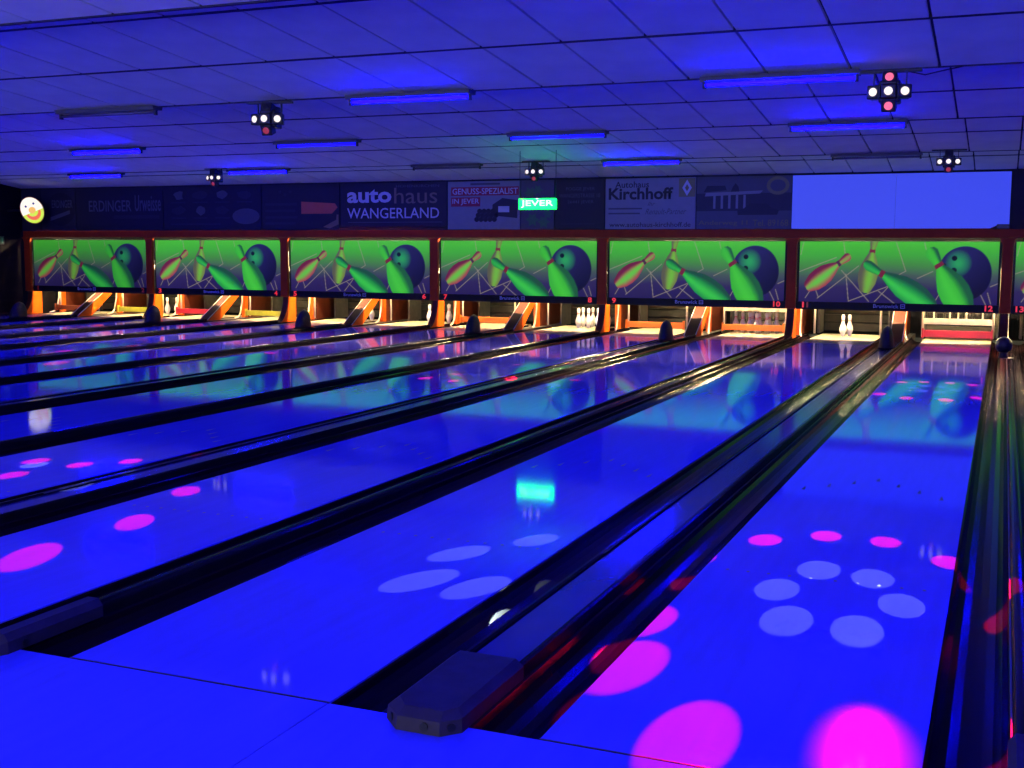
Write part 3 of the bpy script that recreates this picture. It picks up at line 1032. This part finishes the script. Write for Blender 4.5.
# smiling round sign
t = thing('smiling_sign', 'round lit smiling face sign at the black side wall', 'sign', (-19.40, 16.8, 2.27))
t.rotation_euler = (0, 0, YAW + 0.35)
S_w = emis('sign_white', (0.95, 0.88, 0.72), 1.1)
S_y = emis('sign_lime', srgb(205, 228, 10), 1.1)
S_o = emis('sign_orange', srgb(245, 105, 5), 1.0)
S_n = emis('sign_peach', srgb(245, 190, 70), 1.0)
S_b = mat('sign_ink', (0.03, 0.05, 0.2), 0.4)
rx, rz, tl = 0.225, 0.285, math.radians(-24)


def rotp(pts):
    return [(a * math.cos(tl) + b * math.sin(tl), -a * math.sin(tl) + b * math.cos(tl)) for a, b in pts]


poly('case', rotp(ell(0, 0, rx + 0.012, rz + 0.012, 32)), M_maroon, t, 0.0, 0.06)
poly('upper_face', rotp(ell(0, 0, rx, rz, 24, -0.15, math.pi + 0.15)), S_w, t, -0.006, 0.005)
poly('lower_face', rotp(ell(0, 0, rx, rz, 24, math.pi + 0.15, 2 * math.pi - 0.15)), S_y, t, -0.006, 0.005)
poly('nose', rotp(ell(0.0, 0.0, 0.07, 0.07, 16)), S_n, t, -0.010, 0.003)
sm = ell(0, -0.03, 0.155, 0.19, 14, math.pi * 1.05, math.pi * 1.95) + ell(0, -0.03, 0.11, 0.11, 14, math.pi * 1.95, math.pi * 1.05)
poly('mouth', rotp(sm), S_o, t, -0.010, 0.003)
for s in (-1, 1):
    poly('eye', rotp(ell(s * 0.085, 0.12, 0.022, 0.024, 10)), S_b, t, -0.010, 0.003)
sa = YAW + 0.35
tube('bracket', [(0, 0.065, 0.0), (-0.75 * math.cos(sa), 0.065 + 0.75 * math.sin(sa), 0.0)], 0.02, M_fix, t, 8)

# small exit-style glow box on the side wall
t = thing('wall_socket_sign', 'tiny dim green notice on the black wall under the smiling sign', 'notice', (XL + 0.02, 16.6, 1.62))
box('plate', (-0.019, 0.0, -0.10, 0.10, -0.09, 0.09), M_fix, t, bev=0.004)
G_d = emis('dim_green', (0.10, 0.45, 0.35), 0.18)
for s in (-1, 1):
    box('glyph', (0.001, 0.004, s * 0.04 - 0.015, s * 0.04 + 0.015, -0.06, 0.06), G_d, t)


# ------------------------------------------------------------------ blue tube lamps
def tube_lamp(state):
    t = thing('tube_lamp', 'x', 'lamp')
    m = {'on': M_tube, 'dim': M_tubedim, 'off': M_tubeoff}[state]
    prism('housing', [(-0.075, 0.0), (0.075, 0.0), (0.065, -0.036), (-0.065, -0.036)], 'X', -0.60, 0.60, M_house, t)
    tube('tube', [(-0.565, -0.004, -0.056), (0.565, -0.004, -0.056)], 0.014, m, t, 10)
    for s in (-1, 1):
        box('lamp_holder', (s * 0.578 - 0.012, s * 0.578 + 0.012, -0.022, 0.014, -0.085, -0.034), M_fix, t, bev=0.003)
    return t


protos = {}
ROWS = [  # rows carry on out of view; unseen lamps added lit to keep lanes even
    ('on front ceiling step', 6.20, [(-14.6, 'on'), (-11.3, 'on'), (-8.0, 'off'), (-4.70, 'on'), (-1.52, 'on'), (1.8, 'on')]),
    ('on middle ceiling step', 9.78, [(-17.7, 'on'), (-14.4, 'on'), (-11.16, 'on'), (-7.86, 'dim'), (-4.66, 'dim'), (-1.44, 'on'), (1.8, 'on')]),
    ('on rear ceiling step by the banners', 13.93, [(-18.3, 'on'), (-15.06, 'on'), (-11.59, 'on'), (-8.06, 'off'), (-4.88, 'on'), (-1.55, 'off'), (1.8, 'on')]),
    ('over the foul line', 2.48, [(-14.6, 'on'), (-11.3, 'on'), (-8.0, 'on'), (-1.52, 'on'), (1.8, 'on')]),
    ('over the approach', -1.27, [(-11.3, 'on'), (-8.0, 'on'), (-4.70, 'on'), (-1.52, 'on'), (1.8, 'on')]),
    ('over the seating', -4.97, [(-8.0, 'on'), (-4.70, 'on'), (-1.52, 'on'), (1.8, 'on')]),
]
word = {'on': 'glowing blue tube lamp', 'dim': 'faintly glowing blue tube lamp', 'off': 'unlit dark tube lamp'}
for rname, y, L in ROWS:
    for x, st in L:
        if st not in protos:
            o = protos[st] = tube_lamp(st)
        else:
            o = copy_tree(protos[st])
        o.location = (x, y, ZLOW - 0.004)
        kk = int(math.floor((pair_edge(0) - x) / PW))
        over = 'lanes %d and %d' % (11 - 2 * kk, 12 - 2 * kk)
        tag(o, '%s %s above %s' % (word[st], rname, over), 'lamp', 'blue tube lamps on the ceiling')


# ------------------------------------------------------------------ effect lights
def effect_light(lens_set, cl=1.0):
    t = thing('effect_light', 'x', 'stage light')
    box('mount_bar', (-0.22, 0.22, -0.03, 0.03, 0.145, 0.165), M_fix, t, bev=0.003)
    y = thing_yoke = None
    bm = bmesh.new()
    for s in (-1, 1):
        add_box(bm, s * 0.115 - 0.004, s * 0.115 + 0.004, -0.014, 0.014, -0.01, 0.145)
    bm_obj('yoke', bm, M_fix, t)
    bm = bmesh.new()
    add_box(bm, -0.075, 0.075, -0.06, 0.10, -0.075, 0.085, 0.012)
    add_box(bm, -0.05, 0.05, 0.02, 0.13, 0.04, 0.125, 0.01)
    bm_obj('body', bm, M_fix, t)
    heads = [((0, -0.085, 0), 0, 0), ((-0.100, -0.05, 0.0), 18, 0), ((0.100, -0.05, 0.0), -18, 0), ((0, -0.05, 0.095), 0, -15), ((0, -0.05, -0.090), 0, 20)]
    for i, (p, rz_, rx_) in enumerate(heads):
        rot = Matrix.Rotation(math.radians(-rz_), 4, 'Z') @ Matrix.Rotation(math.radians(rx_), 4, 'X')
        bm = bmesh.new()
        add_box(bm, -0.052, 0.052, -0.035, 0.06, -0.049, 0.049, 0.008)
        h = bm_obj('head', bm, M_fix, t, p)
        h.rotation_euler = rot.to_euler()
        bm = bmesh.new()
        add_tube(bm, [(0, -0.030, 0), (0, -0.042, 0), (0, -0.047, 0)], [0.031, 0.031, 0.022], 16)
        bm_obj('lens', bm, lens_set[i], h)
        bm = bmesh.new()
        add_tube(bm, [(0, -0.034, 0), (0, -0.040, 0)], [0.041, 0.041], 16)
        bm_obj('bezel', bm, M_fix, h)
    tube('cable', [(0.10, 0.0, 0.155), (0.10 + 0.14 * cl, 0.01, 0.155 - 0.035 * cl), (0.10 + 0.26 * cl, 0.02, 0.155 - 0.01 * cl), (0.10 + 0.4 * cl, 0.02, 0.17)], 0.005, M_fix, t, 6)
    return t


FX = [((-0.697, 6.15, 2.611), 0, 'on the nearest ceiling step above lane 12'),
      ((-6.10, 6.15, 2.612), 0.15, 'on the nearest ceiling step above lane 9'),
      ((-0.606, 13.85, 2.653), 0, 'on the far ceiling step above lane 12'),
      ((-6.513, 13.85, 2.640), 0, 'on the far ceiling step above the green neon sign'),
      ((-12.39, 13.85, 2.658), 0, 'on the far ceiling step above lane 5')]
fixtures = []
near = effect_light([M_lensw, M_lensw, M_lensw, M_lensp, M_lensp])
far = effect_light([M_lensw, M_lensw, M_lensw, M_fix, M_lenso], 0.18)
near['label'] = far['label'] = 'x'
for i, (p, rz_, lb) in enumerate(FX):
    o = near if i == 0 else far if i == 1 else copy_tree(far)
    o.location = p
    o.rotation_euler = (0, 0, rz_)
    tag(o, 'black five-lens effect light ' + lb, 'stage light', 'effect lights under the ceiling')
    fixtures.append(o)


def beam(fi, target, r, col, power, blend=0.10, soft=0.004):
    """one projected beam from effect light fi to a floor disc of radius r"""
    src = Vector(FX[fi][0]) + Vector((0, -0.16, -0.02))
    tg = Vector(target)
    d = tg - src
    ld = bpy.data.lights.new('beam', 'SPOT')
    ld.color = col
    ld.energy = power * d.length_squared
    ld.spot_size = max(2 * math.atan(r / d.length), math.radians(1.0))
    ld.spot_blend = blend
    ld.shadow_soft_size = soft
    o = bpy.data.objects.new('beam', ld)
    COL.objects.link(o)
    mw = Matrix.Translation(src) @ d.to_track_quat('-Z', 'Y').to_matrix().to_4x4()
    fm = Matrix.Translation(FX[fi][0]) @ Matrix.Rotation(FX[fi][1], 4, 'Z')
    o.parent = fixtures[fi]
    o.matrix_basis = fm.inverted() @ mw


PINK = (1.0, 0.003, 0.04)
RED = (1.0, 0.0, 0.01)
WHITE = (0.80, 0.95, 1.0)
PWR = 30.0
for x, y, r in [(-0.69, 1.87, 0.094), (-0.57, 2.26, 0.096), (-0.33, 2.21, 0.093), (-0.18, 1.84, 0.094), (-0.31, 1.43, 0.1), (-0.58, 1.45, 0.102)]:
    beam(0, (x, y, 0), r, WHITE, 2.3 * PWR, 0.05)
for x, y, r in [(-0.9, 2.73, 0.085), (-0.63, 2.94, 0.082), (-0.34, 2.93, 0.08), (-0.03, 2.64, 0.084), (-1.01, 0.71, 0.14), (-0.65, 0.17, 0.15), (-1.12, 2.25, 0.08), (-1.09, 1.23, 0.118), (0.21, 2.09, 0.104), (0.16, 0.5, 0.089)]:
    beam(0, (x, y, 0), r, PINK, 19 * PWR, 0.35)
beam(0, (-0.16, 0.27, 0), 0.17, RED, 12 * PWR, 0.6, soft=0.03)
for x, y, r in [(-2.19, 1.87, 0.13), (-1.95, 2.26, 0.11), (-2.15, 1.38, 0.145), (-1.88, 1.38, 0.135), (-1.63, 1.92, 0.11), (-1.62, 1.45, 0.12)]:
    beam(0, (x, y, 0), 0.75 * r, WHITE, (0.35 if x > -1.7 else 2.2) * PWR, 0.05)
for x, y, r in [(-4.01, 1.01, 0.145), (-4.04, 1.77, 0.116), (-4.31, 2.54, 0.102), (-5.63, 2.5, 0.102), (-5.87, 2.95, 0.095), (-5.5, 2.96, 0.094), (-5.29, 3.21, 0.089), (-4.93, 3.38, 0.089), (-6.65, 3.59, 0.113)]:
    beam(1, (x, y, 0), 0.85 * r, PINK, 19 * PWR, 0.3)
for x, y, r in [(-4.91, 2.24, 0.10), (-4.98, 2.72, 0.12), (-5.77, 2.83, 0.073)]:
    beam(1, (x, y, 0), r, WHITE, 4 * PWR, 0.1)
for x, y, r in [(-0.86, 10.76, 0.068), (-0.63, 10.87, 0.062), (-0.36, 10.89, 0.062), (-0.12, 10.78, 0.061), (-0.98, 9.46, 0.072), (-0.7, 9.22, 0.075), (-0.33, 9.22, 0.079), (-0.05, 9.53, 0.07)]:
    beam(2, (x, y, 0), r, PINK, 30 * PWR, 0.3)
for x, y, r in [(-0.6, 10.45, 0.06), (-0.42, 10.43, 0.06), (-0.7, 10.19, 0.065), (-0.6, 9.93, 0.074), (-0.41, 9.92, 0.068), (-0.28, 10.18, 0.064)]:
    beam(2, (x, y, 0), r, WHITE, 2 * PWR, 0.1)
for x, y, r in [(-6.25, 10.53, 0.068), (-5.88, 10.2, 0.074), (-5.73, 10.52, 0.06), (-5.51, 10.73, 0.063), (-5.16, 10.64, 0.063), (-5.75, 9.41, 0.07), (-5.46, 8.7, 0.067), (-5.87, 8.83, 0.08), (-4.3, 9.46, 0.08), (-4.88, 10.83, 0.06), (-4.87, 8.9, 0.095)]:
    beam(3, (x, y, 0), r, PINK, 30 * PWR, 0.3)
for x, y, r in [(-5.37, 9.68, 0.07), (-5.04, 9.53, 0.07), (-5.49, 9.44, 0.07), (-4.3, 8.79, 0.085)]:
    beam(3, (x, y, 0), r, WHITE, 2 * PWR, 0.1)
for x, y, r in [(-12.1, 9.85, 0.099), (-11.7, 8.98, 0.12), (-11.89, 10.34, 0.101), (-10.88, 8.43, 0.127), (-11.63, 10.67, 0.103), (-10.82, 10.67, 0.072), (-9.33, 10.85, 0.084), (-10.2, 7.76, 0.084)]:
    beam(4, (x, y, 0), r, PINK, 30 * PWR, 0.3)
beam(3, (-5.27, 8.34, 0), 0.10, (0.0, 1.0, 0.4), 3 * PWR, 0.4)
